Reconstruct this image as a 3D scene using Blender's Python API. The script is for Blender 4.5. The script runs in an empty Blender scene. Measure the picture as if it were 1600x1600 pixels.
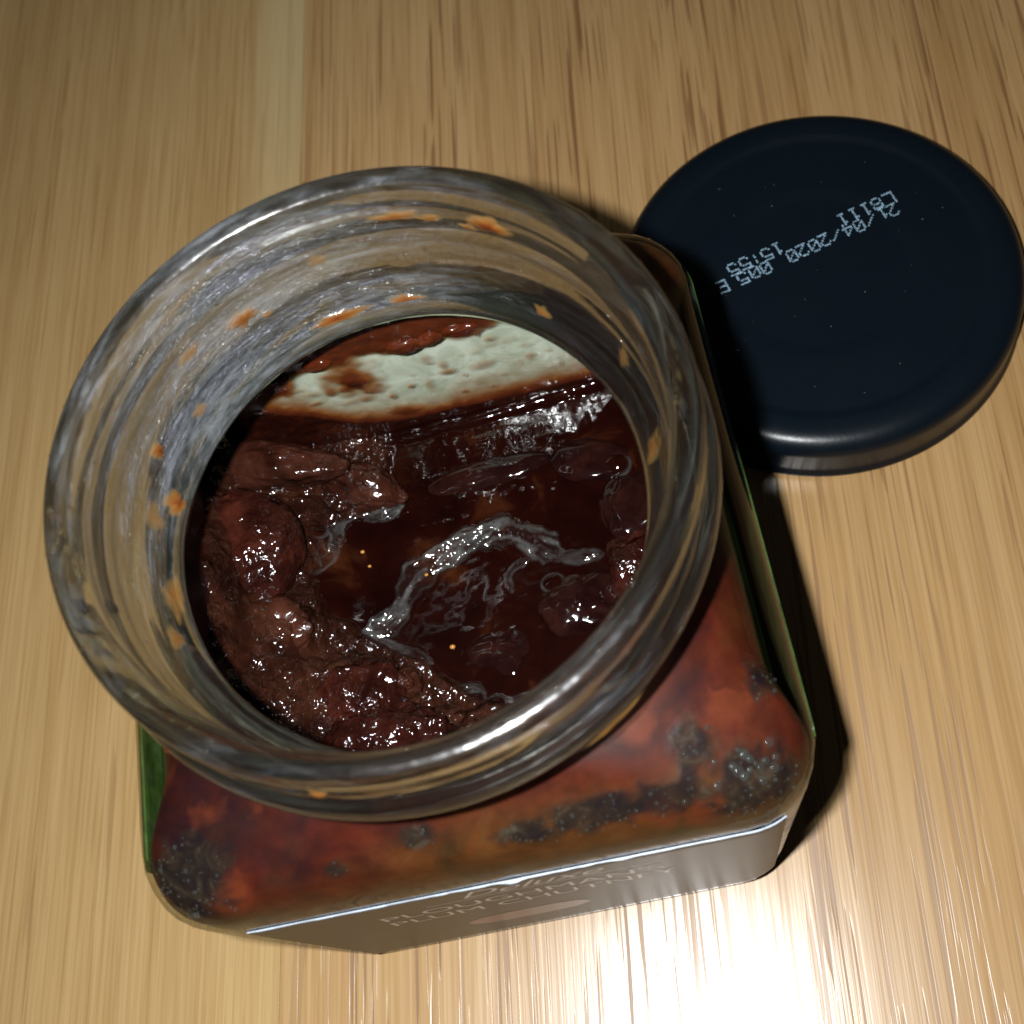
import bpy, bmesh, math, random
import numpy as np
from mathutils import Vector

S = 0.001                       # all lengths below are written in millimetres
scene = bpy.context.scene
COL = scene.collection
rng = np.random.default_rng(7)
random.seed(7)

# ------------------------------------------------------------------ camera
cam_d = bpy.data.cameras.new("camera")
cam = bpy.data.objects.new("camera", cam_d)
COL.objects.link(cam)
cam.location = (22.926 * S, -55.206 * S, 193.96 * S)
cam.rotation_euler = (0.398, 0.175, -0.169)
cam_d.sensor_width = 36
cam_d.lens = 36 * 1956.71 / 1600
cam_d.clip_start = 0.01
cam_d.clip_end = 10
cam_d.dof.use_dof = True
cam_d.dof.focus_distance = 0.163
cam_d.dof.aperture_fstop = 38
scene.camera = cam

# ------------------------------------------------------------------ light: the phone's flash in a dim room
world = bpy.data.worlds.new("World")
scene.world = world
world.use_nodes = True
world.node_tree.nodes["Background"].inputs[0].default_value = (1.0, 0.93, 0.82, 1)
world.node_tree.nodes["Background"].inputs[1].default_value = 0.018
fl_d = bpy.data.lights.new("phone_flash", "SPOT")
fl = bpy.data.objects.new("phone_flash", fl_d)
COL.objects.link(fl)
fl.location = (11.5 * S, -51 * S, 198 * S)
fl.rotation_euler = (0.30, 0.16, -0.169)      # the beam looks where the phone looks
fl_d.spot_size = math.radians(152)
fl_d.spot_blend = 0.55
fl_d.energy = 2.95
fl_d.shadow_soft_size = 0.0020
fl_d.color = (0.97, 0.99, 1.0)

scene.render.engine = "CYCLES"
cy = scene.cycles
cy.max_bounces = 24
cy.transparent_max_bounces = 40
cy.transmission_bounces = 16
cy.glossy_bounces = 8
cy.diffuse_bounces = 4
cy.caustics_reflective = False
cy.caustics_refractive = False
cy.sample_clamp_indirect = 4
cy.use_denoising = True
scene.view_settings.view_transform = "Standard"
scene.view_settings.look = "None"
scene.view_settings.exposure = 0
scene.view_settings.gamma = 1


# ------------------------------------------------------------------ small helpers
def mesh_obj(name, verts, faces, mat=None, parent=None, smooth=True):
    me = bpy.data.meshes.new(name)
    me.from_pydata([tuple(float(c) * S for c in v) for v in verts], [], [tuple(int(i) for i in f) for f in faces])
    me.update()
    if smooth:
        me.polygons.foreach_set("use_smooth", [True] * len(me.polygons))
    o = bpy.data.objects.new(name, me)
    COL.objects.link(o)
    if mat:
        me.materials.append(mat)
    if parent:
        o.parent = parent
    return o


def thing(name, label, cat):
    o = bpy.data.objects.new(name, None)
    o.empty_display_size = 0.01
    COL.objects.link(o)
    o["label"] = label
    o["category"] = cat
    return o


def vnoise(x, y, z, seed=0):
    """value noise on arrays, 0..1"""
    x = np.asarray(x, float); y = np.asarray(y, float) + 0 * x; z = np.asarray(z, float) + 0 * x
    xi, yi, zi = np.floor(x).astype(np.int64), np.floor(y).astype(np.int64), np.floor(z).astype(np.int64)
    xf, yf, zf = x - xi, y - yi, z - zi
    u, v, w = [t * t * t * (t * (t * 6 - 15) + 10) for t in (xf, yf, zf)]

    def h(a, b, c):
        n = (a * 374761393 + b * 668265263 + c * 2147483647 + seed * 974634777) & 0xFFFFFFFF
        n = ((n ^ (n >> 13)) * 1274126177) & 0xFFFFFFFF
        n = ((n ^ (n >> 16)) * 2246822519) & 0xFFFFFFFF
        return ((n ^ (n >> 15)) & 0xFFFFFF) / float(0xFFFFFF)
    r = 0
    for da, wa in ((0, 1 - u), (1, u)):
        for db, wb in ((0, 1 - v), (1, v)):
            for dc, wc in ((0, 1 - w), (1, w)):
                r = r + wa * wb * wc * h(xi + da, yi + db, zi + dc)
    return r


def fbm(x, y, z=0.0, scale=1.0, oct=3, seed=0):
    r, a, t, f = 0, 1.0, 0, scale
    for k in range(oct):
        r = r + a * vnoise(np.asarray(x) * f, np.asarray(y) * f, np.asarray(z) * f, seed + k)
        t += a; a *= .5; f *= 2.03
    return r / t - .5


def sstep(a, b, x):
    t = np.clip((x - a) / (b - a), 0, 1)
    return t * t * (3 - 2 * t)


class NT:
    """terse node-tree builder"""
    def __init__(s, name):
        s.m = bpy.data.materials.new(name)
        s.m.use_nodes = True
        s.t = s.m.node_tree
        s.t.nodes.clear()
        s.out = s.n("ShaderNodeOutputMaterial")

    def n(s, typ, **kw):
        nd = s.t.nodes.new(typ)
        for k, v in kw.items():
            setattr(nd, k, v)
        return nd

    def set(s, sock, v):
        if isinstance(v, bpy.types.NodeSocket):
            s.t.links.new(v, sock)
        elif v is not None:
            if isinstance(v, tuple) and len(v) == 3 and len(getattr(sock, "default_value", (0, 0, 0))) == 4:
                v = (*v, 1)
            sock.default_value = v

    def coord(s, scale=(1, 1, 1), rot=(0, 0, 0), kind="Object", loc=(0, 0, 0)):
        tc = s.n("ShaderNodeTexCoord")
        mp = s.n("ShaderNodeMapping")
        s.set(mp.inputs[0], tc.outputs[kind])
        mp.inputs["Location"].default_value = loc
        mp.inputs["Scale"].default_value = scale
        mp.inputs["Rotation"].default_value = rot
        return mp.outputs[0]

    def noise(s, vec, scale=1, detail=4, rough=.5, dist=0, out=0):
        nd = s.n("ShaderNodeTexNoise")
        s.set(nd.inputs["Vector"], vec)
        nd.inputs["Scale"].default_value = scale
        nd.inputs["Detail"].default_value = detail
        nd.inputs["Roughness"].default_value = rough
        nd.inputs["Distortion"].default_value = dist
        return nd.outputs[out]

    def voro(s, vec, scale=1, feature="F1", out="Distance"):
        nd = s.n("ShaderNodeTexVoronoi", feature=feature)
        s.set(nd.inputs["Vector"], vec)
        nd.inputs["Scale"].default_value = scale
        return nd.outputs[out]

    def ramp(s, f, stops, interp="LINEAR"):
        nd = s.n("ShaderNodeValToRGB")
        nd.color_ramp.interpolation = interp
        s.set(nd.inputs[0], f)
        el = nd.color_ramp.elements
        while len(el) < len(stops):
            el.new(0.5)
        for e, (p, c) in zip(el, stops):
            e.position = p
            e.color = (c, c, c, 1) if isinstance(c, (int, float)) else (*c, 1)
        return nd.outputs[0]

    def math(s, op, a, b=None, clamp=False):
        nd = s.n("ShaderNodeMath", operation=op, use_clamp=clamp)
        s.set(nd.inputs[0], a)
        if b is not None:
            s.set(nd.inputs[1], b)
        return nd.outputs[0]

    def mix(s, f, a, b, blend="MIX"):
        nd = s.n("ShaderNodeMix", data_type="RGBA", blend_type=blend)
        s.set(nd.inputs[0], f)
        s.set(nd.inputs[6], a)
        s.set(nd.inputs[7], b)
        return nd.outputs[2]

    def bump(s, h, strength=.3, dist=.0003, normal=None):
        nd = s.n("ShaderNodeBump")
        s.set(nd.inputs["Height"], h)
        nd.inputs["Strength"].default_value = strength
        nd.inputs["Distance"].default_value = dist
        if normal:
            s.set(nd.inputs["Normal"], normal)
        return nd.outputs[0]

    def prin(s, **kw):
        nd = s.n("ShaderNodeBsdfPrincipled")
        for k, v in kw.items():
            s.set(nd.inputs[k.replace("_", " ")], v)
        return nd.outputs[0]

    def mixs(s, f, a, b):
        nd = s.n("ShaderNodeMixShader")
        s.set(nd.inputs[0], f)
        s.set(nd.inputs[1], a)
        s.set(nd.inputs[2], b)
        return nd.outputs[0]

    def transp(s, c):
        nd = s.n("ShaderNodeBsdfTransparent")
        s.set(nd.inputs[0], c)
        return nd.outputs[0]

    def done(s, sh):
        s.set(s.out.inputs[0], sh)
        return s.m


# ------------------------------------------------------------------ materials
GRAIN = math.radians(-7.0)      # the grain runs almost along +Y


def mat_oak(name, seed, light, pore_amt, sap=None):
    t = NT(name)

    def stretched(sx, sy, detail=3, rough=.55, dist=.0, off=0):
        return t.noise(t.coord((sx, sy, 1), loc=(off + seed * 5, off * .7 + seed, seed)), 1, detail, rough, dist)
    band = stretched(34, 1.3, 3, .5, .08)               # broad growth bands
    streak = stretched(320, 4.5, 3, .55, .05, 3)        # finer bands
    hair = stretched(1600, 16.0, 2, .5, .0, 5)            # hair-fine dark lines
    fibre = stretched(2600, 45, 2, .6, 0, 7)            # single fibres
    c = t.ramp(band, [(.3, tuple(v * k for v, k in zip(light, (.86, .82, .76)))), (.5, light), (.7, tuple(v * k for v, k in zip(light, (1.08, 1.10, 1.12))))])
    c = t.mix(t.ramp(streak, [(.40, .0), (.56, .75)]), t.mix(1, c, (.89, .85, .79), "MULTIPLY"), c)
    c = t.mix(t.ramp(hair, [(.40, .55), (.52, 0)]), c, t.mix(1, c, (.84, .78, .71), "MULTIPLY"))
    c = t.mix(t.ramp(fibre, [(.36, .5), (.58, 0)]), c, t.mix(1, c, (.80, .75, .68), "MULTIPLY"))
    if sap:
        sx = t.n("ShaderNodeSeparateXYZ")
        t.set(sx.inputs[0], t.coord())
        x = t.math("ADD", sx.outputs[0], t.math("MULTIPLY", t.math("SUBTRACT", stretched(40, 5, 3, .5, 0, 13), .5), .012))
        e0, e1 = sap
        m = t.math("MULTIPLY", t.ramp(t.math("MULTIPLY", t.math("SUBTRACT", x, e0), 100), [(.0, 0), (.75, 1)]), t.ramp(sx.outputs[1], [(.06, .0), (.15, .42)]))
        c = t.mix(m, c, (.50, .43, .24))
    # open pores: long thin dark dashes, gathered in bands
    p1 = stretched(1100, 22, 1.2, .45, .0, 17)
    p2 = stretched(1700, 30, 1, .4, .0, 23)
    gate = t.ramp(stretched(75, 3, 2, .5, .1, 29), [(.36, 0), (.6, 1)])
    pore = t.math("MAXIMUM", t.ramp(p1, [(.620, 0), (.650, 1)]), t.math("MULTIPLY", t.ramp(p2, [(.62, 0), (.65, 1)]), .8))
    pore = t.math("MULTIPLY", pore, t.math("ADD", t.math("MULTIPLY", gate, .75 * pore_amt), .25 * pore_amt), clamp=True)
    c = t.mix(pore, c, t.mix(1, c, (.50, .40, .32), "MULTIPLY"))
    hgt = t.math("SUBTRACT", t.math("MULTIPLY", fibre, .5), t.math("ADD", t.math("MULTIPLY", pore, 1.2), t.math("MULTIPLY", hair, -.5)))
    nrm = t.bump(hgt, .42, .00007)
    rough = t.math("ADD", t.math("MULTIPLY", streak, .16), t.math("ADD", .20, t.math("MULTIPLY", pore, .3)))
    return t.done(t.prin(Base_Color=c, Roughness=rough, Specular_IOR_Level=.55, Normal=nrm, Coat_Weight=t.math("MULTIPLY", t.math("SUBTRACT", 1, pore), t.ramp(hair, [(.36, .10), (.52, .50)])), Coat_Roughness=.235, Coat_Normal=t.bump(hgt, .15, .00007)))


def mat_glass_neck():
    t = NT("neck_glass")
    co = t.coord()
    nb = t.noise(co, 260, 3, .55)
    nrm = t.bump(nb, .10, .0008)
    g = t.n("ShaderNodeBsdfGlass")
    t.set(g.inputs["Color"], (.93, .94, .90))
    t.set(g.inputs["Roughness"], .015)
    t.set(g.inputs["IOR"], 1.48)
    t.set(g.inputs["Normal"], nrm)
    body = t.mixs(.22, g.outputs[0], t.transp((.90, .92, .89)))
    wet = t.n("ShaderNodeBsdfGlossy")                    # greasy wet sheen over the whole finish
    t.set(wet.inputs["Roughness"], .24)
    t.set(wet.inputs["Normal"], t.bump(t.noise(t.coord((60, 16, 1), kind="UV"), 1, 2), .25, .0006))
    body = t.mixs(.026, body, wet.outputs[0])
    # dried finger marks and syrup film on the lip, plus highlight bands painted along the rim
    st = t.noise(t.coord((11, 17, 1), kind="UV"), 1, 4, .58, .15)
    st2 = t.noise(t.coord((46, 60, 1), kind="UV"), 1, 4, .6, .2)
    m = t.math("ADD", t.math("MULTIPLY", st, .6), t.math("MULTIPLY", st2, .4))
    side = t.n("ShaderNodeAttribute", attribute_name="film_and_glare")
    m = t.math("ADD", m, t.math("MULTIPLY", t.math("SUBTRACT", side.outputs["Fac"], .55), .24))
    film = t.ramp(m, [(.48, .0), (.58, .05), (.70, .27)])
    fs = t.prin(Base_Color=(.30, .325, .355), Roughness=.25, Normal=t.bump(t.noise(t.coord((160, 30, 1), kind="UV"), 1, 2), .5, .0006))
    return t.done(t.mixs(film, body, fs))


def mat_glass_shell():
    """thin wall of the square body: see-through with a Fresnel reflection"""
    t = NT("body_glass")
    nrm = t.bump(t.noise(t.coord(), 140, 2), .05, .0006)
    lw = t.n("ShaderNodeLayerWeight")
    lw.inputs[0].default_value = .5
    fac = t.math("ADD", .03, t.math("MULTIPLY", t.math("POWER", lw.outputs["Facing"], 4.5), .55))
    gl = t.n("ShaderNodeBsdfGlossy")
    t.set(gl.inputs["Roughness"], .045)
    t.set(gl.inputs["Normal"], nrm)
    tint = t.mix(t.math("POWER", lw.outputs["Facing"], 3), (.96, .97, .95), (.62, .60, .47))
    return t.done(t.mixs(fac, t.transp(tint), gl.outputs[0]))


def mat_film():
    """cloudy streaks of syrup wiped over the inside of the neck"""
    t = NT("dried_syrup_film")
    uv = t.coord((1, 1, 1), kind="UV")
    s1 = t.noise(t.coord((26, 12, 1), kind="UV"), 1, 6, .68, .25)
    s2 = t.noise(t.coord((100, 26, 1), kind="UV"), 1, 6, .75, .1)
    big = t.noise(t.coord((5, 2.5, 1), kind="UV"), 1, 3, .5, .5)
    m = t.math("ADD", t.math("MULTIPLY", s1, .55), t.math("MULTIPLY", s2, .45))
    m = t.math("ADD", m, t.math("MULTIPLY", t.math("SUBTRACT", big, .5), .35))
    side = t.n("ShaderNodeAttribute", attribute_name="film_and_glare")
    m = t.math("ADD", m, t.math("MULTIPLY", t.math("SUBTRACT", side.outputs["Fac"], .66), .26))
    mask = t.ramp(m, [(.47, .012), (.55, .11), (.66, .46)])
    hue = t.noise(t.coord((9, 6, 1), kind="UV", loc=(3, 5, 0)), 1, 4, .6, .8)
    c = t.ramp(hue, [(.30, (.26, .14, .05)), (.42, (.15, .12, .08)), (.50, (.13, .135, .13)), (.60, (.14, .145, .20)), (.70, (.30, .325, .34))])
    h = t.noise(t.coord((150, 60, 1), kind="UV"), 1, 2, .6, .4)
    fs = t.prin(Base_Color=c, Roughness=.14, Specular_IOR_Level=.6, Normal=t.bump(h, .9, .0009))
    return t.done(t.mixs(mask, t.transp((1, 1, 1)), fs))


def mat_lid():
    t = NT("black_lacquer")
    sp = t.ramp(t.voro(t.coord(), 900), [(.0, 1), (.06, 0)])
    spn = t.ramp(t.noise(t.coord(), 90, 2), [(.55, 0), (.75, 1)])
    c = t.mix(t.math("MULTIPLY", sp, t.math("MULTIPLY", spn, .25)), (.0023, .0048, .0078), (.2, .22, .24))
    r = t.ramp(t.noise(t.coord(), 60, 5, .6), [(.3, .30), (.7, .37)])
    nrm = t.bump(t.noise(t.coord(), 1800, 2), .08, .0002)
    return t.done(t.prin(Base_Color=c, Roughness=r, Specular_IOR_Level=.23, Normal=nrm))


def mat_plain(name, c, rough=.4, spec=.5, var=0, scale=300):
    t = NT(name)
    col = c
    if var:
        col = t.mix(t.noise(t.coord(), scale, 4), tuple(v * (1 - var) for v in c), tuple(min(1, v * (1 + var)) for v in c))
    return t.done(t.prin(Base_Color=col, Roughness=rough, Specular_IOR_Level=spec))


def fruit_nodes(t, dark, mid, light, rough, bump, scale):
    n1 = t.noise(t.coord(), 150, 5, .6, .5)
    n2 = t.noise(t.coord(loc=(1, 2, 3)), 620, 4, .6)
    c = t.ramp(n1, [(.30, dark), (.5, mid), (.72, light)])
    c = t.mix(t.ramp(n2, [(.36, .5), (.6, 0)]), c, t.mix(1, c, (.5, .42, .4), "MULTIPLY"))
    h = t.math("ADD", t.noise(t.coord(), scale, 1.2, .5, .4), t.math("MULTIPLY", t.noise(t.coord(loc=(7, 7, 7)), scale * .33, 1, .5), 1.6))
    h = t.math("MULTIPLY", h, t.ramp(t.noise(t.coord(loc=(2, 2, 9)), 140, 2), [(.38, .25), (.60, 1)]))
    r = t.ramp(t.noise(t.coord(), 380, 3), [(.36, rough * .5), (.64, rough * 1.5)])
    return c, r, t.bump(h, bump, .0007)


def mat_syrup():
    t = NT("dark_plum_syrup")
    at = t.n("ShaderNodeAttribute", attribute_name="gel_shine")
    pa = t.n("ShaderNodeAttribute", attribute_name="pulp")
    n1 = t.noise(t.coord(), 110, 4, .6, .6)
    n2 = t.noise(t.coord(loc=(3, 1, 2)), 420, 4, .6)
    c = t.ramp(n1, [(.34, (.0042, .0008, .0006)), (.56, (.0082, .0015, .0009)), (.74, (.032, .0088, .0030))])
    g = t.math("MULTIPLY", at.outputs["Fac"], t.ramp(t.noise(t.coord((1, 1, 1), loc=(5, 5, 5)), 900, 5, .7), [(.3, .35), (.65, 1)]))
    c = t.mix(t.math("MULTIPLY", g, .75), c, (.080, .084, .080))  # grey mixed in to paint reflections on the pool folds
    r = t.math("ADD", .05, t.math("MULTIPLY", g, .11))
    syr = t.prin(Base_Color=c, Roughness=r, Specular_IOR_Level=.5, Normal=t.bump(n2, .16, .00022))
    fc, fr_, fn = fruit_nodes(t, (.0075, .0021, .0014), (.0175, .0054, .0030), (.040, .0132, .0068), .10, .85, 1300)
    fru = t.prin(Base_Color=fc, Roughness=fr_, Specular_IOR_Level=.5, Normal=fn)
    return t.done(t.mixs(pa.outputs["Fac"], syr, fru))


def mat_fruit(name, dark, mid, light, rough=.22, bump=.6, scale=520):
    t = NT(name)
    c, r, nrm = fruit_nodes(t, dark, mid, light, rough, bump, scale)
    return t.done(t.prin(Base_Color=c, Roughness=r, Specular_IOR_Level=.5, Normal=nrm))


def mat_coat():
    """chutney pressed against the inside of the glass shoulder, seen through it"""
    t = NT("chutney_against_glass")
    co = t.coord()
    n1 = t.noise(co, 62, 3, .55, .8)
    n2 = t.noise(t.coord(loc=(.3, .1, .2)), 150, 4, .6, .6)
    n3 = t.noise(t.coord(loc=(.7, .4, .2)), 420, 4, .6)
    sx = t.n("ShaderNodeSeparateXYZ")
    t.set(sx.inputs[0], co)
    lr = t.math("MULTIPLY", sx.outputs[0], 1.2)           # redder and brighter mix to the right of the jar
    f = t.math("ADD", t.math("ADD", t.math("MULTIPLY", n1, .62), t.math("MULTIPLY", n2, .38)), lr)
    c = t.ramp(f, [(.30, (.010, .0036, .0056)), (.40, (.017, .0043, .0043)), (.49, (.031, .0054, .0034)), (.57, (.050, .0080, .0036)), (.66, (.050, .0125, .0040)), (.76, (.075, .017, .005))])
    g = t.n("ShaderNodeAttribute", attribute_name="warm")
    c = t.mix(t.math("MULTIPLY", g.outputs["Fac"], .8), c, t.ramp(n2, [(.35, (.030, .0155, .0048)), (.55, (.062, .022, .0055)), (.75, (.078, .045, .014))]))
    vec = t.mix(.005, co, t.noise(t.coord(), 260, 3, .6, out=1), "ADD")
    vd = t.voro(vec, 135)
    v = t.voro(vec, 135, out="Color")
    bit = t.math("MULTIPLY", t.ramp(v, [(.56, 0), (.64, 1)]), t.ramp(vd, [(.22, 1), (.40, 0)]))
    c = t.mix(t.math("MULTIPLY", bit, .7), c, (.082, .0165, .0060))
    c = t.mix(t.ramp(n3, [(.35, .5), (.62, 0)]), c, t.mix(1, c, (.55, .5, .46), "MULTIPLY"))
    p = t.n("ShaderNodeAttribute", attribute_name="pocket")
    pk = t.ramp(t.noise(t.coord(loc=(.1, .6, .2)), 330, 4, .6, .8), [(.34, (.004, .0042, .006)), (.50, (.0085, .0068, .0062)), (.60, (.0165, .0120, .0080)), (.72, (.036, .034, .027))])
    pl = t.n("ShaderNodeAttribute", attribute_name="label_reflection")
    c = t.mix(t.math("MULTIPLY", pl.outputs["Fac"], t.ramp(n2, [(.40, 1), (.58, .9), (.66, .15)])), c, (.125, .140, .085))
    c = t.mix(p.outputs["Fac"], c, pk)
    h = t.math("MULTIPLY", t.noise(co, 900, 1.5, .5), p.outputs["Fac"])
    r = t.math("SUBTRACT", .45, t.math("MULTIPLY", p.outputs["Fac"], .20))
    return t.done(t.prin(Base_Color=c, Roughness=r, Specular_IOR_Level=t.math("ADD", .08, t.math("MULTIPLY", p.outputs["Fac"], .10)), Normal=t.bump(h, .2, .0004)))


def mat_wall_smear():
    """thin see-through amber smear on the clean glass of the back wall; 'thick' is how thick it lies"""
    t = NT("amber_smear")
    th = t.n("ShaderNodeAttribute", attribute_name="thick")
    n = t.noise(t.coord(), 330, 5, .6, .4)
    f = t.math("ADD", th.outputs["Fac"], t.math("MULTIPLY", t.math("SUBTRACT", n, .5), .38), clamp=True)
    c = t.ramp(f, [(.15, (.27, .155, .045)), (.42, (.165, .060, .010)), (.70, (.070, .0145, .004)), (1, (.012, .0025, .0015))])
    a = t.ramp(f, [(.06, 0), (.30, .40), (.55, .88), (.8, 1)])
    fs = t.prin(Base_Color=c, Roughness=.16, Specular_IOR_Level=.5, Normal=t.bump(n, .5, .0004))
    return t.done(t.mixs(a, t.transp((1, 1, 1)), fs))


def mat_back_label():
    t = NT("label_paper_back")
    n = t.noise(t.coord((1, 1, 1)), 210, 5, .65, .7)
    n2 = t.noise(t.coord((60, 1, 420)), 1, 4, .6)
    c = t.mix(t.ramp(n, [(.38, .0), (.62, .8)]), (.44, .48, .41), (.70, .74, .69))
    c = t.mix(t.ramp(n2, [(.52, 0), (.7, .3)]), c, (.50, .49, .38))
    return t.done(t.prin(Base_Color=c, Roughness=.5, Normal=t.bump(n, .3, .0004)))


M = {
    "neck": mat_glass_neck(), "shell": mat_glass_shell(), "film": mat_film(), "lid": mat_lid(),
    "ink": mat_plain("white_inkjet_ink", (.34, .52, .66), .5),
    "syrup": mat_syrup(), "coat": mat_coat(), "wall_smear": mat_wall_smear(),
    "back_label": mat_back_label(),
    "green_label": mat_fruit("green_label_back", (.024, .050, .010), (.042, .088, .017), (.07, .135, .032), .5, .2, 200),
    "front_label": mat_plain("brown_film_label", (.060, .046, .034), .40, .14, .25, 120),
    "label_white": mat_plain("white_print", (.52, .50, .47), .36, .16),
    "label_edge": mat_plain("label_edge_glint", (.34, .39, .45), .3, .4, .3, 500),
    "plum_print": mat_plain("plum_print", (.15, .05, .035), .32, .14, .3, 200),
    "pulp": mat_fruit("brown_fruit_pulp", (.014, .004, .0022), (.030, .0088, .0050), (.052, .017, .0095), .17, .6, 900),
    "plum": mat_fruit("red_plum_flesh", (.0095, .0021, .0016), (.020, .0046, .0029), (.045, .0105, .0058), .11, .85, 1250),
    "skin": mat_fruit("dark_plum_skin", (.0045, .0012, .0014), (.009, .0025, .0022), (.02, .006, .004), .07, .22, 300),
    "smear": mat_fruit("orange_smear", (.034, .0065, .0026), (.062, .0125, .0038), (.10, .027, .0075), .16, .3, 500),
    "seed": mat_plain("orange_seed", (.30, .13, .02), .3),
    "dark_fleck": mat_plain("dark_herb_fleck", (.006, .005, .003), .4),
    "fibre": mat_plain("pale_lint", (.30, .29, .27), .8),
}
t = NT("clear_drop")
lw = t.n("ShaderNodeLayerWeight"); lw.inputs[0].default_value = .5
gl = t.n("ShaderNodeBsdfGlossy"); t.set(gl.inputs["Roughness"], .06)
M["foam"] = None
M["drop"] = t.done(t.mixs(t.math("ADD", t.math("MULTIPLY", t.math("POWER", lw.outputs["Facing"], 3), .5), .20), t.transp((.93, .93, .9)), gl.outputs[0]))

t = NT("trapped_bubble")
lw = t.n("ShaderNodeLayerWeight"); lw.inputs[0].default_value = .5
M["foam"] = t.done(t.mixs(t.math("ADD", t.math("MULTIPLY", t.math("POWER", lw.outputs["Facing"], 2), .6), .10), t.transp((.8, .8, .78)), t.prin(Base_Color=(.12, .125, .12), Roughness=.12, Specular_IOR_Level=.8)))

# ------------------------------------------------------------------ the table: glued oak staves
table = bpy.data.objects.new("table_top", None)
COL.objects.link(table)
table["kind"] = "structure"
edge0 = -40.2
stave = [(edge0 - 150, edge0, mat_oak("oak_stave_smooth", 1.0, (.420, .284, .128), .35, ((edge0 - 12) * S, edge0 * S))),
         (edge0, edge0 + 152, mat_oak("oak_stave_porous", 2.3, (.395, .252, .114), 1.0)),
         (edge0 + 152, edge0 + 300, mat_oak("oak_stave_plain", 4.1, (.40, .25, .12), .8)),
         (edge0 - 300, edge0 - 150, mat_oak("oak_stave_far", 5.6, (.42, .26, .12), .7))]
for x0, x1, m in stave:
    bm = bmesh.new()
    g = .03
    vs = [bm.verts.new(((x) * S, (y) * S, z * S)) for z in (-24, 0) for x, y in ((x0 + g, -330), (x1 - g, -330), (x1 - g, 420), (x0 + g, 420))]
    for f in ((3, 2, 1, 0), (4, 5, 6, 7), (0, 1, 5, 4), (1, 2, 6, 5), (2, 3, 7, 6), (3, 0, 4, 7)):
        bm.faces.new([vs[i] for i in f])
    bmesh.ops.bevel(bm, geom=[e for e in bm.edges if all(v.co.z > -.001 for v in e.verts)], offset=.00004, segments=1, affect="EDGES")
    me = bpy.data.meshes.new("oak_stave")
    bm.to_mesh(me); bm.free()
    me.materials.append(m)
    o = bpy.data.objects.new("oak_stave", me)
    COL.objects.link(o)
    o.parent = table
    o.rotation_euler = (0, 0, GRAIN)

# ------------------------------------------------------------------ the jar
jar = thing("chutney_jar", "open square glass jar with a round smeared neck and green side labels", "jar")


def rsq_ring(a, rc, z, n=160):
    """ring of n points: rounded square of half width a, corner radius rc, spaced by angle"""
    th = (np.arange(n) + .5) / n * 2 * np.pi
    c, s = np.cos(th), np.sin(th)
    rc = min(rc, a)
    k = a - rc
    A = np.abs(c); B = np.abs(s)
    hi, lo = np.maximum(A, B), np.minimum(A, B)
    r = a / hi
    y = lo * r
    cor = y > k
    # ray against the corner circle centred (k,k)
    bq = k * (hi + lo)
    cq = 2 * k * k - rc * rc
    rr = bq + np.sqrt(np.maximum(bq * bq - cq, 0))
    r = np.where(cor, rr, r)
    return np.stack([r * c, r * s, 0 * c + z], 1)


def loft(rings, closed_bottom=False):
    n = len(rings[0])
    V = np.concatenate(rings)
    F = []
    for i in range(len(rings) - 1):
        for j in range(n):
            k = (j + 1) % n
            F.append((i * n + j, i * n + k, (i + 1) * n + k, (i + 1) * n + j))
    if closed_bottom:
        F.append(tuple(range(n))[::-1])
    return V, F


PROFILE = [(.0, 32.2, 6.5), (.35, 33.6, 7.4), (1.3, 34.5, 7.9), (3, 34.8, 8.1), (6, 35.0, 8.2), (20, 35.3, 8.3), (40, 35.7, 8.4), (58, 36, 8.4),
           (62, 36, 8.4), (64.5, 35.95, 8.5), (66.3, 35.6, 8.8), (67.8, 35.0, 9.6), (69.2, 34.2, 11), (70.6, 33.1, 13.3), (72, 31.7, 16.5),
           (73.3, 30.4, 20.5), (74.3, 29.4, 25), (75.0, 28.6, 28.6)]


def prof(z):
    zs = [q[0] for q in PROFILE]
    return float(np.interp(z, zs, [q[1] for q in PROFILE])), float(np.interp(z, zs, [q[2] for q in PROFILE]))


V, F = loft([rsq_ring(a, rc, z) for z, a, rc in PROFILE], True)
body = mesh_obj("body", V, F, M["shell"], jar)
IN = 2.5
inner = [(2.6, 31.5, 5.5), (3.6, 32.6, 6)] + [(z - (0 if z < 64 else .3 + (z - 64) * .12), a - IN, max(rc - IN, 4)) for z, a, rc in PROFILE if z > 3]
V2, F2 = loft([rsq_ring(a, rc, z) for z, a, rc in inner], True)
mesh_obj("inner_wall", V2, F2, M["shell"], jar)


def lathe(profile, n=200, mod=None, closed=True):
    th = np.arange(n) / n * 2 * np.pi
    rings = []
    for i, (r, z) in enumerate(profile):
        rr = r + (mod(th, z, i) if mod else 0 * th)
        rings.append(np.stack([rr * np.cos(th), rr * np.sin(th), 0 * th + z], 1))
    V, F = loft(rings)
    if closed:
        m = len(profile)
        for j in range(n):
            k = (j + 1) % n
            F.append(((m - 1) * n + j, (m - 1) * n + k, k, j))
    return V, F


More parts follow.
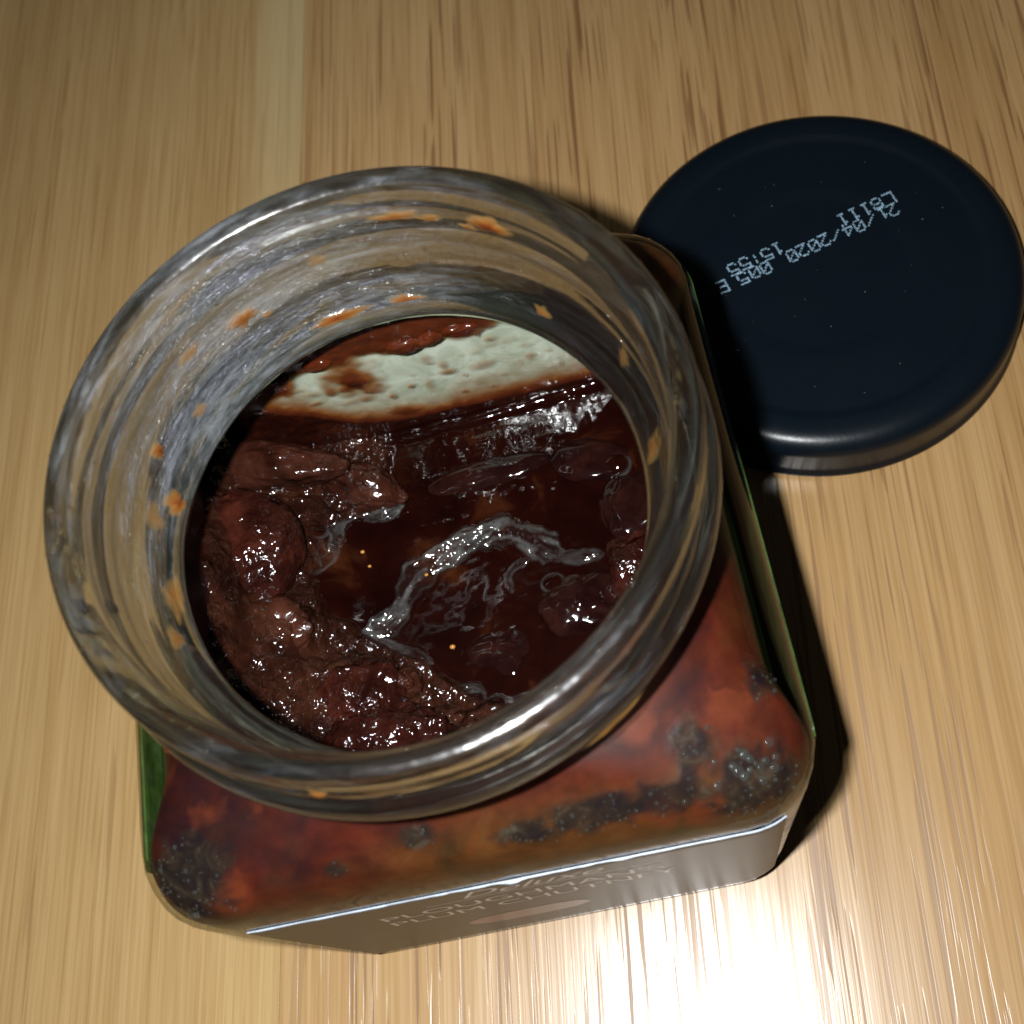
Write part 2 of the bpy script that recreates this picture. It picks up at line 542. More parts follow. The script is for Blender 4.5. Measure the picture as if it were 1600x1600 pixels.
def smooth_profile(pts, step=.35):
    """Catmull-Rom through the control points"""
    P = np.array(pts, float)
    out = []
    for i in range(len(P) - 1):
        p0, p1, p2, p3 = P[max(i - 1, 0)], P[i], P[i + 1], P[min(i + 2, len(P) - 1)]
        n = max(1, int(np.linalg.norm(p2 - p1) / step))
        for k in range(n):
            t = k / n
            out.append(.5 * ((2 * p1) + (-p0 + p2) * t + (2 * p0 - 5 * p1 + 4 * p2 - p3) * t * t + (-p0 + 3 * p1 - 3 * p2 + p3) * t ** 3))
    out.append(P[-1])
    return [tuple(q) for q in out]


outer = smooth_profile([(28.55, 75.05), (29.3, 77.2), (30.2, 80.0), (31.6, 82.2), (32.7, 84.2), (32.3, 86.0), (30.9, 87.4), (30.5, 89.6), (30.9, 91.2), (31.55, 92.5), (31.4, 93.7), (30.6, 94.35), (29.7, 94.4)])
inn = smooth_profile([(29.0, 94.1), (28.45, 93.2), (28.25, 91.5), (28.1, 88), (27.9, 84), (27.3, 80.5), (26.4, 78.2), (25.5, 76.7), (25.15, 75.8), (25.3, 74.9), (26.0, 74.3), (27.3, 74.3)])
n_out = len(outer)


def thread(th, z, i):
    if i >= n_out:                      # slight unevenness of the pressed inside
        w = math.exp(-((z - 86) / 6) ** 2)
        return .10 * np.sin(th * 3 + z * .4) + .05 * np.sin(th * 7 + z) + .05 * w * np.sin(z * 2.3 + .5 * np.sin(th)) + .02 * np.sin(z * 7.1 + 2 * np.sin(th * 2))
    r = 0 * th
    for k in range(4):                  # four short screw threads climbing round the neck
        a = (th - (k * math.pi / 2 + .55)) % (2 * math.pi)
        zc = 87.6 + 3.0 * a / 1.5
        w = sstep(0, .12, a) * (1 - sstep(1.3, 1.5, a))
        r = r + w * 1.05 * np.exp(-((z - zc) / .75) ** 2)
    return r


V, F = lathe(outer + inn, 240, thread)
neck = mesh_obj("neck", V, F, M["neck"], jar)
vi = np.arange(len(neck.data.vertices))
dn = np.abs(((vi % 240) / 240 * 360 - 128 + 180) % 360 - 180)
att = neck.data.attributes.new("film_and_glare", "FLOAT", "POINT")
att.data.foreach_set("value", np.clip(np.maximum(1.05 - dn / 120, np.maximum(.44 * np.exp(-((((vi % 240) / 240 * 360 - 298 + 180) % 360 - 180) / 26) ** 2), .46 * np.exp(-((((vi % 240) / 240 * 360 - 238 + 180) % 360 - 180) / 20) ** 2))), 0, 1).astype(np.float32))  # highlight bands painted at the back left and twice at the front
ul = neck.data.uv_layers.new(name="UVMap")
ix = np.zeros(len(neck.data.loops), int)
neck.data.loops.foreach_get("vertex_index", ix)
uvn = np.stack([(ix % 240) / 240, (ix // 240) / len(outer + inn)], 1)
for k in range(0, len(ix), 4):                       # no wrapped-round face
    q = uvn[k:k + 4]
    if q[:, 0].max() - q[:, 0].min() > .5:
        q[q[:, 0] < .5, 0] += 1
ul.data.foreach_set("uv", uvn.ravel())

# cloudy film on the inside of the neck
zz = np.linspace(93.0, 77.2, 26)
na = 180
Vf, Ff, uv = [], [], []
ipr = sorted([(z, r) for r, z in inn])
for i, z in enumerate(zz):
    r = np.interp(z, [q[0] for q in ipr], [q[1] for q in ipr]) - .28
    for j in range(na + 1):
        a = j / na * 2 * math.pi
        Vf.append((r * math.cos(a), r * math.sin(a), z))
        uv.append((j / na, i / 25))
for i in range(25):
    for j in range(na):
        q = i * (na + 1) + j
        Ff.append((q, q + 1, q + na + 2, q + na + 1))
film = mesh_obj("syrup_film", Vf, Ff, M["film"], jar)
film["kind"] = "stuff"
att = film.data.attributes.new("film_and_glare", "FLOAT", "POINT")
dn = []
for i in range(26):
    for j in range(na + 1):
        a = (j / na * 360 - 118 + 180) % 360 - 180          # thickest at the back left
        dn.append(float(np.clip(1.12 - abs(a) / 118, 0, 1)))
att.data.foreach_set("value", np.array(dn, np.float32))
ul = film.data.uv_layers.new(name="UVMap")
idx = np.zeros(len(film.data.loops), int)
film.data.loops.foreach_get("vertex_index", idx)
ul.data.foreach_set("uv", np.array(uv)[idx].ravel())


# --- labels ---------------------------------------------------------
def slab(name, u0, u1, z0, z1, turn, gap, th, mat, parent=jar):
    """thin label following the wall of the jar round its corners; u runs along the wall, turn = quarter turns from the front face"""
    nu, nz = 60, 26
    V, F = [], []
    ca, sa = math.cos(turn * math.pi / 2), math.sin(turn * math.pi / 2)
    for d in (gap, gap + th):
        for i in range(nu + 1):
            u = u0 + (u1 - u0) * i / nu
            for k in range(nz + 1):
                z = z0 + (z1 - z0) * k / nz
                a, rc = prof(z)
                flat = a - rc
                if abs(u) <= flat:
                    x, y = u, -(a + d)
                else:
                    q = (abs(u) - flat) / rc
                    x, y = math.copysign(flat + (rc + d) * math.sin(q), u), -(flat + (rc + d) * math.cos(q))
                V.append((x * ca - y * sa, x * sa + y * ca, z))
    n1 = (nu + 1) * (nz + 1)
    W = nz + 1
    for i in range(nu):
        for k in range(nz):
            p = i * W + k
            F.append((p, p + 1, p + W + 1, p + W))
            F.append((n1 + p, n1 + p + W, n1 + p + W + 1, n1 + p + 1))
    for k in range(nz):
        for p, f in ((k, 1), (nu * W + k, 0)):
            q = (p, n1 + p, n1 + p + 1, p + 1)
            F.append(q if f else q[::-1])
    for i in range(nu):
        for p, f in ((i * W, 0), (i * W + nz, 1)):
            q = (p, n1 + p, n1 + p + W, p + W)
            F.append(q if f else q[::-1])
    return mesh_obj(name, V, F, mat, parent)


fl_lab = slab("front_label", -27, 31.5, 9, 60.1, 0, .06, .14, M["front_label"])
slab("side_label", -28.5, 29.5, 6, 63.8, 1, .05, .12, M["green_label"])
slab("side_label", -29.5, 28.5, 6, 65.0, 3, .05, .12, M["green_label"])
slab("back_label", -27.4, 27.4, 6, 62, 2, .06, .14, M["back_label"])
# cut edge of the front label, its glint painted on, lifted in two places
V, F = [], []
xs = np.linspace(-27, 31.5, 90)
for i, x in enumerate(xs):
    lift = .02 + .26 * math.exp(-((x - 2.3) / 1.1) ** 2) + .16 * math.exp(-((x - 14.2) / .8) ** 2) + .10 * float(vnoise(np.array(x * .9), 0, 0, 5))
    a, rc = prof(60)
    flat = a - rc
    q = max(0, abs(x) - flat) / rc
    dx, dy = math.copysign(math.sin(q), x), -math.cos(q)
    bx_, by_ = (x if abs(x) <= flat else math.copysign(flat, x)), -flat
    for d, z in ((.1, 59.75), (.16 + lift, 59.85), (.17 + lift, 60.15), (.1, 60.3)):
        V.append((bx_ + dx * (rc + d), by_ + dy * (rc + d), z))
    if i:
        for k in range(4):
            a, b = (i - 1) * 4, i * 4
            F.append((a + k, b + k, b + (k + 1) % 4, a + (k + 1) % 4))
mesh_obj("label_edge", V, F, M["label_edge"], fl_lab)


def lettering(name, text, x0, x1, z0, height, shear, parent, mat, ybase=-36.06):
    cu = bpy.data.curves.new(name, "FONT")
    cu.body = text
    cu.size = 1
    cu.shear = shear
    cu.extrude = .0
    tmp = bpy.data.objects.new(name, cu)
    COL.objects.link(tmp)
    dg = bpy.context.evaluated_depsgraph_get()
    me = bpy.data.meshes.new_from_object(tmp.evaluated_get(dg))
    bpy.data.objects.remove(tmp)
    co = np.zeros(len(me.vertices) * 3)
    me.vertices.foreach_get("co", co)
    co = co.reshape(-1, 3)
    mn, mx = co.min(0), co.max(0)
    X = x0 + (co[:, 0] - mn[0]) / (mx[0] - mn[0]) * (x1 - x0)
    Z = z0 + (co[:, 1] - mn[1]) / (mx[1] - mn[1]) * height
    W = np.array([prof(z)[0] - 36 for z in Z])
    Y = -36 - W - .23 + 0 * X
    me.vertices.foreach_set("co", (np.stack([X, Y, Z], 1) * S).ravel())
    me.materials.clear()
    me.materials.append(mat)
    me.name = name
    o = bpy.data.objects.new(name, me)
    COL.objects.link(o)
    o.parent = parent
    return o


lettering("lettering", "Deluxe", -4.5, 11.5, 53.6, 4.6, .45, fl_lab, M["label_white"])
lettering("lettering", "PLOUGHMAN'S", -15.2, 17.5, 46.2, 4.0, 0, fl_lab, M["label_white"])
lettering("lettering", "PLUM CHUTNEY", -15.6, 19.0, 40.2, 4.0, 0, fl_lab, M["label_white"])
V, F = [], []
for i in range(40):
    x = -9 + 27 * i / 39
    z = 52.3 + .35 * math.sin(i / 39 * 3.1)
    for dz in (-.12, .12):
        V.append((x, -36 - .23 - (prof(z)[0] - 36), z + dz))
    if i:
        F.append((2 * i - 2, 2 * i, 2 * i + 1, 2 * i - 1))
mesh_obj("printed_rule", V, F, M["label_white"], fl_lab)
V = []
for i in range(48):
    a = i / 48 * 2 * math.pi
    x, z = -1.5 + 8.0 * math.cos(a), 26 + 5.5 * math.sin(a) * (1 + .12 * math.cos(2 * a))
    V.append((x, -36 - .22 - (prof(z)[0] - 36), z))
mesh_obj("printed_plum", V, [tuple(range(48))], M["plum_print"], fl_lab, False)

# --- smears of chutney on the neck -----------------------------------
in_r = lambda z: float(np.interp(z, [q[0] for q in ipr], [q[1] for q in ipr]))


def blob(name, theta, z, w, h, thick, mat, parent, outside=None, seed=0, lump=.35, tmax=.62):
    """flattened uneven dab on the round wall of the neck (w along the wall, h upright, mm)"""
    V, F = [], []
    nr, ns = 7, 26
    R0 = outside if outside else in_r(z)
    for i in range(nr + 1):
        for j in range(ns):
            a = j / ns * 2 * math.pi
            q = i / nr
            e = 1 + lump * (fbm(np.array(math.cos(a) * 1.7 + seed * 3.3), math.sin(a) * 1.7, seed, 1, 2, seed)) * 2
            du, dz = q * e * math.cos(a) * w / 2, q * e * math.sin(a) * h / 2
            zz_ = z + dz
            t_ = thick * (1 - q ** 2.4) * (1 + .5 * float(fbm(np.array(du), dz, seed, .9, 2, 3)))
            base = (outside if outside else in_r(zz_))
            r = base + t_ - .05 if outside else base - t_ - .30
            th = math.radians(theta) + du / R0
            V.append((r * math.cos(th), r * math.sin(th), zz_))
    for i in range(nr):
        for j in range(ns):
            k = (j + 1) % ns
            F.append((i * ns + j, i * ns + k, (i + 1) * ns + k, (i + 1) * ns + j))
    o = mesh_obj(name, V, F, mat, parent)
    att = o.data.attributes.new("thick", "FLOAT", "POINT")
    att.data.foreach_set("value", np.repeat([tmax * (1 - (i / nr) ** 1.6) for i in range(nr + 1)], ns).astype(np.float32))
    return o


dabs = [(56, 90.3, 5.0, 2.8, .5, .8), (62, 89.2, 2.6, 1.2, .3, .55), (119, 84.0, 5.6, 3.0, .5, .66), (114, 82.4, 1.8, 1.3, .4, .5), (78, 90.4, 5.4, 1.9, .4, .6), (70, 90.0, 3.6, 1.5, .4, .55),
        (155, 82.0, 2.1, 2.6, .5, .75), (164, 77.9, 2.8, 3.2, .6, .75), (170, 80.0, 4.0, 3.4, .3, .40), (-170.5, 78.0, 7.0, 3.4, .35, .45), (-160, 79.4, 3.6, 2.6, .3, .5),
        (46, 79.0, 3.2, 1.6, .3, .45), (100, 77.8, 9.0, 1.2, .3, .75), (82, 77.9, 5.2, 1.1, .3, .7), (134, 85.6, 3.8, 2.0, .3, .42), (141, 79.6, 2.8, 1.8, .3, .4), (20, 82, 2.6, 3.8, .3, .40), (0, 80, 3.0, 5.4, .35, .5), (-30, 81, 3, 4, .3, .4), (98, 86, 4.0, 2.2, .25, .3)]
for i, (th, z, w, h, tk, tm) in enumerate(dabs):
    blob("chutney_smear", th, z, w, h, tk, M["wall_smear"], jar, seed=i, tmax=tm * .86, lump=.6)
blob("chutney_smear", -106.4, 89.0, 2.6, 2.4, .7, M["wall_smear"], jar, outside=30.9, seed=31, tmax=.7)
blob("chutney_smear", -166, 85.6, 2.0, 2.8, 1.1, M["smear"], jar, outside=32.5, seed=32, lump=.6)
blob("chutney_smear", -138, 84.6, 1.4, 1.4, .6, M["smear"], jar, outside=32.4, seed=33)
blob("chutney_smear", -21, 89, 1.7, 1.8, .5, M["wall_smear"], jar, outside=30.9, seed=34)
blob("chutney_smear", -58, 83.5, 9.0, 1.3, .4, M["wall_smear"], jar, outside=32.6, seed=35, tmax=.5)

# tiny drops of syrup and water beaded on the neck
V, F = [], []


def bead(c, r, nrm, V, F, nu=8, nv=4, squash=.7):
    nrm = Vector(nrm).normalized()
    a = nrm.orthogonal().normalized(); b = nrm.cross(a)
    o = len(V)
    c = Vector(c)
    V.append(tuple(c + nrm * r * squash))
    for i in range(1, nv + 1):
        ph = i / nv * math.pi / 2
        for j in range(nu):
            t = j / nu * 2 * math.pi
            V.append(tuple(c + nrm * (r * squash * math.cos(ph)) + (a * math.cos(t) + b * math.sin(t)) * (r * math.sin(ph))))
    for j in range(nu):
        F.append((o, o + 1 + j, o + 1 + (j + 1) % nu))
    for i in range(nv - 1):
        for j in range(nu):
            p = o + 1 + i * nu
            F.append((p + j, p + nu + j, p + nu + (j + 1) % nu, p + (j + 1) % nu))


P = outer + inn
for k in range(470):
    th = random.uniform(0, 2 * math.pi)
    if random.random() < .45:
        i = random.randint(n_out - 14, n_out - 1)
    else:
        i = random.randint(n_out, len(P) - 12)
    r, z = P[i]
    r0, z0 = P[max(i - 1, 0)]; r1, z1 = P[min(i + 1, len(P) - 1)]
    nr, nz = (z1 - z0), -(r1 - r0)
    nv = Vector((nr * math.cos(th), nr * math.sin(th), nz))
    if i < n_out and nz < -.1:
        continue
    off = -.3 if i >= n_out + 3 else 0.0
    bead(((r + off) * math.cos(th), (r + off) * math.sin(th), z), random.choice((.08, .1, .13, .16, .22)), nv, V, F)
for k in range(46):                     # extra drops on the front of the rim, added for its glints
    th = math.radians(random.gauss(-64, 9))
    r, z = P[random.randint(n_out - 8, n_out - 1)]
    bead((r * math.cos(th), r * math.sin(th), z), random.choice((.12, .16, .2, .28)), (math.cos(th) * .4, math.sin(th) * .4, 1), V, F)
o = mesh_obj("droplet", V, F, M["drop"], jar)
o["kind"] = "stuff"

# ------------------------------------------------------------------ the chutney inside
chut = thing("plum_chutney", "dark glossy plum chutney with lumps of fruit in syrup inside the open jar", "chutney")

HALF = 33.2
N = 330
gx = np.linspace(-HALF, HALF, N)
X, Y = np.meshgrid(gx, gx)                 # rows along y
Hh = 36.3 + .9 * fbm(X, Y, 0, .06, 3, 11) + .35 * fbm(X, Y, 0, .25, 3, 12)
Hh += 7.5 * sstep(-8, -31, Y) * (1 - .25 * sstep(0, 30, X))         # heaped towards the front
Hh += 10.0 * sstep(-14, -32, X) * (1 - .55 * sstep(10, 31, Y))        # and against the left wall
Hh += 4.0 * sstep(20, 32, X) * sstep(10, -20, Y)
gel_shine = np.zeros_like(X)


def poly_dist(pts):
    P = np.array(pts, float)
    best = np.full(X.shape, 1e9); cx = np.zeros_like(X); cy_ = np.zeros_like(X); s_ = np.zeros_like(X); acc = 0
    for a, b in zip(P[:-1], P[1:]):
        d = b - a; L = np.linalg.norm(d)
        u = np.clip(((X - a[0]) * d[0] + (Y - a[1]) * d[1]) / (L * L), 0, 1)
        qx, qy = a[0] + u * d[0], a[1] + u * d[1]
        dd = np.hypot(X - qx, Y - qy)
        m = dd < best
        best = np.where(m, dd, best); cx = np.where(m, qx, cx); cy_ = np.where(m, qy, cy_); s_ = np.where(m, acc + u * L, s_)
        acc += L
    return best, cx, cy_, s_, acc


def catmull(pts, k=8):
    return [q for q in smooth_profile(pts, .6)]


def ribbon(pts, width, amount=1.0, rough=.16, seed=0, period=2.3, gelv=1.0, lift=.05):
    """folds of jelly on the pool, tilted and lightened to paint its reflections"""
    global Hh, gel_shine
    d, cx, cy_, s_, L = poly_dist(catmull(pts))
    w = width * (.72 + .75 * (fbm(s_, seed, 0, .45, 2, seed) + .35)) * (sstep(0, 1.4, s_) * .75 + .25) * ((1 - sstep(L - 1.6, L, s_)) * .8 + .2)
    d = np.abs(d + 1.1 * fbm(X, Y, seed, .42, 4, seed + 5))
    m = 1 - sstep(w * .34, w * .60, d)
    d0 = d
    g = -.103 * (X - cx) + .352 * (Y - cy_)
    sgn = np.sign((Y - cy_) + .3 * (X - cx))
    along = .30 * fbm(s_ * .55, sgn * d * 2.6, seed, 1, 3, seed + 2) + .10 * fbm(s_ * 2.2, sgn * d * 5, seed, 1, 2, seed + 6)
    folds = .22 * (fbm(s_ * .9 + .5 * sgn * d, d * .4, seed, 1, 2, seed + 8))
    Hh = Hh + m * (amount * g + rough * 5 * (along + folds) + lift)
    bright = np.clip(.22 + 2.6 * fbm(s_ * .35, sgn * d * 1.4, seed, 1, 3, seed + 3), 0.04, 1)
    edge = np.exp(-((d - w * .42) / .22) ** 2)
    gel_shine = np.maximum(gel_shine, m * gelv * np.clip(bright + .25 * edge, 0, 1))


ribbon([(-26.3, 12.8), (-22.2, 12.3), (-19.1, 14.5), (-17.7, 19.1), (-15.1, 20.9), (-10.9, 20.4), (-8.3, 22.8)], 1.7, seed=21, amount=1.2, gelv=1, period=1.3)
ribbon([(-8.3, 22.8), (-8.6, 20.6), (-11.0, 19.2), (-14.0, 19.6)], .9, seed=41, gelv=1)
ribbon([(-19.6, 17.6), (-20.6, 15.2), (-20.2, 12.6)], .7, seed=42, gelv=.8)
ribbon([(-15.8, 3.2), (-11.9, 4.2), (-8.3, 9.0), (-3.8, 11.8), (1.0, 13.0), (5.5, 13.1), (9.1, 10.6), (12.3, 8.4)], 3.9, seed=22, gelv=1, period=2.6)
ribbon([(-4.6, 11.0), (-1.5, 12.6), (1.2, 13.6), (4, 14)], 3.4, amount=.8, rough=.32, seed=29, gelv=1, period=2.1)
ribbon([(4.9, 4.3), (4.5, 6.0), (5.5, 7.6), (8.3, 8.6)], 1.3, seed=23, amount=1.2, gelv=.9, period=1.2)
ribbon([(-15.8, 3.2), (-11.8, 0), (-7.3, -3.3)], 1.5, seed=24, amount=1.3, gelv=1, period=1.2)
ribbon([(-10.1, -7.1), (-7.3, -6.0), (-4.9, -7.6), (-1.9, -7.8), (-.8, -8.9)], 1.3, seed=25, amount=1.3, gelv=1, period=1.2)
ribbon([(8, 9.6), (13, 7.4), (18.5, 6.8)], 2.2, amount=.5, seed=26, gelv=.5)
# fluted face of syrup under the back wall, its whitish reflection streaks painted in
d, cx, cy_, s_, L = poly_dist([(4.2, 26.9), (8, 27.2), (14, 27.5)])
m = .55 * (1 - sstep(.4, 1.1, d)) * sstep(-.1, .1, fbm(X * 1.3, Y * .3, 0, .5, 2, 78))
Hh = Hh + m * (.36 * np.clip(Y - 27.2, -2, 2) + .06 * np.sin(X * 9 + 3 * fbm(X, Y, 0, .4, 2, 8)) + .10 * fbm(X * 3.5, Y * .7, 0, 1, 2, 9) * 2)
gel_shine = np.maximum(gel_shine, m * .3 * sstep(-.25, .15, fbm(X * 2.5, Y * .5, 0, .7, 2, 77)))
# meniscus bead along the back glass
d, cx, cy_, s_, L = poly_dist(catmull([(-9.2, 31.6), (-4, 31.3), (-1.1, 31.6), (3.7, 31.4), (12.4, 32.0), (22.5, 32.9), (30, 32.9)]))
rr = 1.45 + .5 * fbm(s_, 0, 0, .35, 2, 41)
Hh = np.maximum(Hh, np.where(d < rr, 36.1 + .95 * np.sqrt(np.clip(rr * rr - d * d, 0, None)), -9))
# small blisters
for bx, by, br, bh in [(-11.3, 21.0, 1.9, .9), (-20.5, 18.6, 1.4, .8), (22.1, 19.2, 2.0, 1.2), (17.5, -1.5, 1.6, .7), (20.5, 1.0, 1.5, .7), (10.5, 4.2, 1.5, .5), (-18.8, 16.0, .9, .6), (-3, -9.2, 1.8, .6), (0.2, -10.5, 1.3, .6)]:
    q = np.hypot(X - bx, (Y - by) * 1.15) / br
    Hh += bh * np.sqrt(np.clip(1 - q * q, 0, None))
    gel_shine = np.maximum(gel_shine, .5 * np.exp(-((q - 1.02) / .10) ** 2))
# the fruit heaped along the left and the front: broken lumps grown together
bx = np.interp(Y, [-20, -13, -9, -3, 1, 6, 12, 19, 21, 23, 31], [14, 5, -3, -8, -14, -19.5, -21, -20.5, -12, -9, -8.5])
pulp = sstep(.5, -.9, X - bx + 3.2 * fbm(X, Y, 0, .28, 3, 50))
heap = np.zeros_like(X)
for px, py, rx, ry, hh, ro in [(-26, 28, 9, 3.6, 6.2, -.2), (-15, 25.5, 6.5, 3.2, 3.4, -.55), (-12, 22.8, 3.2, 2.6, 2.4, .2), (-29, 15.5, 7.0, 7.6, 4.4, .2), (-27, 3.4, 6.5, 4.6, 3.4, .3), (-17.4, -6.0, 5.8, 4.4, 4.6, .3), (-24.5, -4.5, 5.5, 4.6, 3.6, 0),
                               (-13, -12.6, 7.5, 4.2, 3.2, .2), (-3.6, -14.8, 6.0, 4.2, 2.8, .1), (-26, -14, 7, 6, 4.5, 0), (-10.8, -5.6, 2.2, 2.4, 3.2, .3), (-22, 22.5, 5.0, 2.6, 2.6, -.3), (4, -18, 6, 4, 3, 0)]:
    ca, sa = math.cos(ro), math.sin(ro)
    dx, dy = X - px, Y - py
    u, v = (dx * ca + dy * sa) / rx, (-dx * sa + dy * ca) / ry
    q = np.sqrt(u * u + v * v) * (1 + .9 * fbm(X, Y, px, .22, 3, 54))
    heap = np.maximum(heap, hh * np.clip(1 - q ** 2.6, 0, None) ** .55)
ridge = 1 - np.abs(2 * fbm(X, Y, 0, .32, 3, 55)) * 2.2
Hh += pulp * (.55 + .42 * heap + .55 * ridge + 1.1 * fbm(X, Y, 0, .40, 4, 51) + .42 * fbm(X, Y, 0, 1.5, 3, 52))
Hh += pulp * (5.5 * sstep(-27.5, -33, X) + 3.5 * sstep(-26, -33, Y))
gel_shine *= 1 - pulp
# keep inside the rounded square
k = HALF - 5
ax, ay = np.abs(X), np.abs(Y)
inside = ~((ax > k) & (ay > k) & (np.hypot(ax - k, ay - k) > 5.0))
vid = -np.ones((N, N), int)
vid[inside] = np.arange(inside.sum())
V = np.stack([X[inside], Y[inside], Hh[inside]], 1)
q = np.stack([vid[:-1, :-1], vid[:-1, 1:], vid[1:, 1:], vid[1:, :-1]], -1).reshape(-1, 4)
q = q[(q >= 0).all(1)]
ng = len(V)
# sides down to the bottom of the jar
n = 160
ring_top = rsq_ring(HALF, 5, 0, n)
ti = np.clip(np.round((ring_top[:, :2] + HALF) / (2 * HALF) * (N - 1)).astype(int), 0, N - 1)
ring_top[:, 2] = Hh[ti[:, 1], ti[:, 0]] + .05
ring_bot = rsq_ring(32.3, 5, 3.9, n)
side = [(ng + j, ng + n + j, ng + n + (j + 1) % n, ng + (j + 1) % n)[::-1] for j in range(n)]
syr = mesh_obj("syrup", np.concatenate([V, ring_top, ring_bot]), [tuple(f) for f in q] + side, M["syrup"], chut)
att = syr.data.attributes.new("gel_shine", "FLOAT", "POINT")
att.data.foreach_set("value", np.concatenate([gel_shine[inside], np.zeros(2 * n)]).astype(np.float32))
att = syr.data.attributes.new("pulp", "FLOAT", "POINT")
att.data.foreach_set("value", np.concatenate([pulp[inside], np.zeros(2 * n)]).astype(np.float32))


def lump(name, c, r, mat, seed, rough=.16, fine=.05, rot=0, sub=5, flat=1.0, label=None):
    """uneven piece of fruit: an ellipsoid with folds and bumps, half sunk in the syrup"""
    bm = bmesh.new()
    bmesh.ops.create_icosphere(bm, subdivisions=sub, radius=1)
    co = np.array([v.co for v in bm.verts])
    fc = [[v.index for v in f.verts] for f in bm.faces]
    bm.free()
    d = 1 + rough * 2 * fbm(co[:, 0] + seed, co[:, 1], co[:, 2], 1.3, 3, seed) + fine * 2 * fbm(co[:, 0], co[:, 1] + seed, co[:, 2], 6, 3, seed + 7)
    co = co * d[:, None] * np.array(r)
    ca, sa = math.cos(rot), math.sin(rot)
    co = np.stack([co[:, 0] * ca - co[:, 1] * sa, co[:, 0] * sa + co[:, 1] * ca, co[:, 2]], 1) + np.array(c)
    lim = 33.0                                      # the glass stops it
    co[:, :2] = np.clip(co[:, :2], -lim, lim)
    o = mesh_obj(name, co, fc, mat, chut)
    if label:
        o["label"] = label
    return o


lump("fruit_chunk", (-25.0, 27.6, 43.6), (10.5, 3.6, 3.6), M["pulp"], 1, .26, .05, -.22, label="brown pulpy strip of fruit along the back left")
lump("fruit_chunk", (-13.6, 24.4, 37.6), (6.4, 3.4, 3.4), M["pulp"], 2, .34, .09, -.55)
lump("fruit_chunk", (-28.6, 15.6, 44.2), (7.2, 8.2, 5.6), M["plum"], 3, .20, .045, .2, label="dark red glistening piece of plum at the left wall")
lump("fruit_chunk", (-28.0, 3.2, 42.4), (7.0, 5.2, 3.6), M["pulp"], 4, .34, .09)
lump("fruit_chunk", (-17.2, -6.2, 38.8), (6.4, 4.8, 5.2), M["plum"], 5, .28, .08, .3, label="reddish glistening plum piece at the front left")
lump("fruit_chunk", (-10.6, -6.0, 38.6), (1.8, 1.6, 3.0), M["pulp"], 6, .35, .1)
lump("fruit_chunk", (-14.0, -13.4, 40.2), (8.4, 4.6, 3.6), M["plum"], 8, .32, .09)
lump("plum_skin", (4.5, 22.6, 35.6), (9.5, 2.4, 1.7), M["skin"], 11, .16, .01, .05)
lump("plum_skin", (19.0, 21.0, 35.3), (6.5, 3.6, 2.2), M["skin"], 12, .2, .02, -.3)
lump("plum_skin", (13.5, .6, 35.0), (6.0, 4.8, 2.9), M["skin"], 13, .24, .07)
lump("plum_skin", (24, 12, 35.4), (5.5, 6, 2.6), M["skin"], 16, .28, .06)
lump("plum_skin", (2.0, -3.5, 34.5), (6.0, 5.0, 2.2), M["skin"], 17, .25, .04)
lump("fruit_chunk", (23, 4, 36), (5, 6, 3), M["plum"], 18, .3, .06)

# chutney clinging under the glass shoulder, ragged below
n = 320
PZ = [q for q in PROFILE]
zs = np.concatenate([np.linspace(24, 63, 16), np.linspace(63.6, 74.0, 36)])
rings = []
th = (np.arange(n) + .5) / n * 2 * np.pi
backness = sstep(.72, .90, np.sin(th)) * (1 - sstep(.62, .72, np.cos(th)))
side_gap = .28 + np.where(np.cos(th) > 0, 2.5, 2.4) * sstep(.77, .86, np.abs(np.cos(th)))      # wall seen between glass face and filling
low = 27 + 31.3 * sstep(.55, .72, np.sin(th)) + 1.8 * 2 * fbm(np.cos(th) * 10, np.sin(th) * 10, 0, .8, 3, 61)
for z in zs:
    zt = np.maximum(z, low)
    a0 = [prof(v + (.28 if v < 64 else .28 + (v - 64) * .10)) for v in zt]
    base = np.zeros((n, 3))
    uz = {}
    for j in range(n):
        a, rc = a0[j]
        c, s = abs(math.cos(th[j])), abs(math.sin(th[j]))
        gp = side_gap[j] + max(0, (zt[j] - 68) / 6) * (IN - side_gap[j])
        A = a - gp - .12
        R = max(min(rc - gp, A), 3.5)
        kk = A - R
        hi, lo = max(c, s), min(c, s)
        r = A / hi
        if lo * r > kk:
            bq = kk * (hi + lo); cq = 2 * kk * kk - R * R
            r = bq + math.sqrt(max(bq * bq - cq, 0))
        base[j] = (r * math.cos(th[j]), r * math.sin(th[j]), zt[j])
    d = .16 * (fbm(base[:, 0], base[:, 1], base[:, 2], .5, 3, 63) + .5)
    base[:, :2] *= (1 - d / 33)[:, None]
    rings.append(base)
V, F = loft(rings)
# the inner face of the layer, so that it has a body
Vi = V.copy()
tk = 1.1 + .9 * (fbm(V[:, 0], V[:, 1], V[:, 2], .35, 3, 66) + .3)
Vi[:, :2] *= (1 - tk / np.hypot(V[:, 0], V[:, 1]))[:, None]
tk *= 1 - .93 * sstep(69.5, 73.2, V[:, 2])
Vi = V.copy()
Vi[:, :2] *= (1 - tk / np.hypot(V[:, 0], V[:, 1]))[:, None]
Vi[:, 2] -= .8 * tk * sstep(66, 72, V[:, 2])
nv = len(V)
F = F + [tuple(i + nv for i in f[::-1]) for f in F]
F += [(j, nv + j, nv + (j + 1) % n, (j + 1) % n) for j in range(n)]
e0 = (len(zs) - 1) * n
F += [(e0 + (j + 1) % n, nv + e0 + (j + 1) % n, nv + e0 + j, e0 + j) for j in range(n)]
VV = np.concatenate([V, Vi])
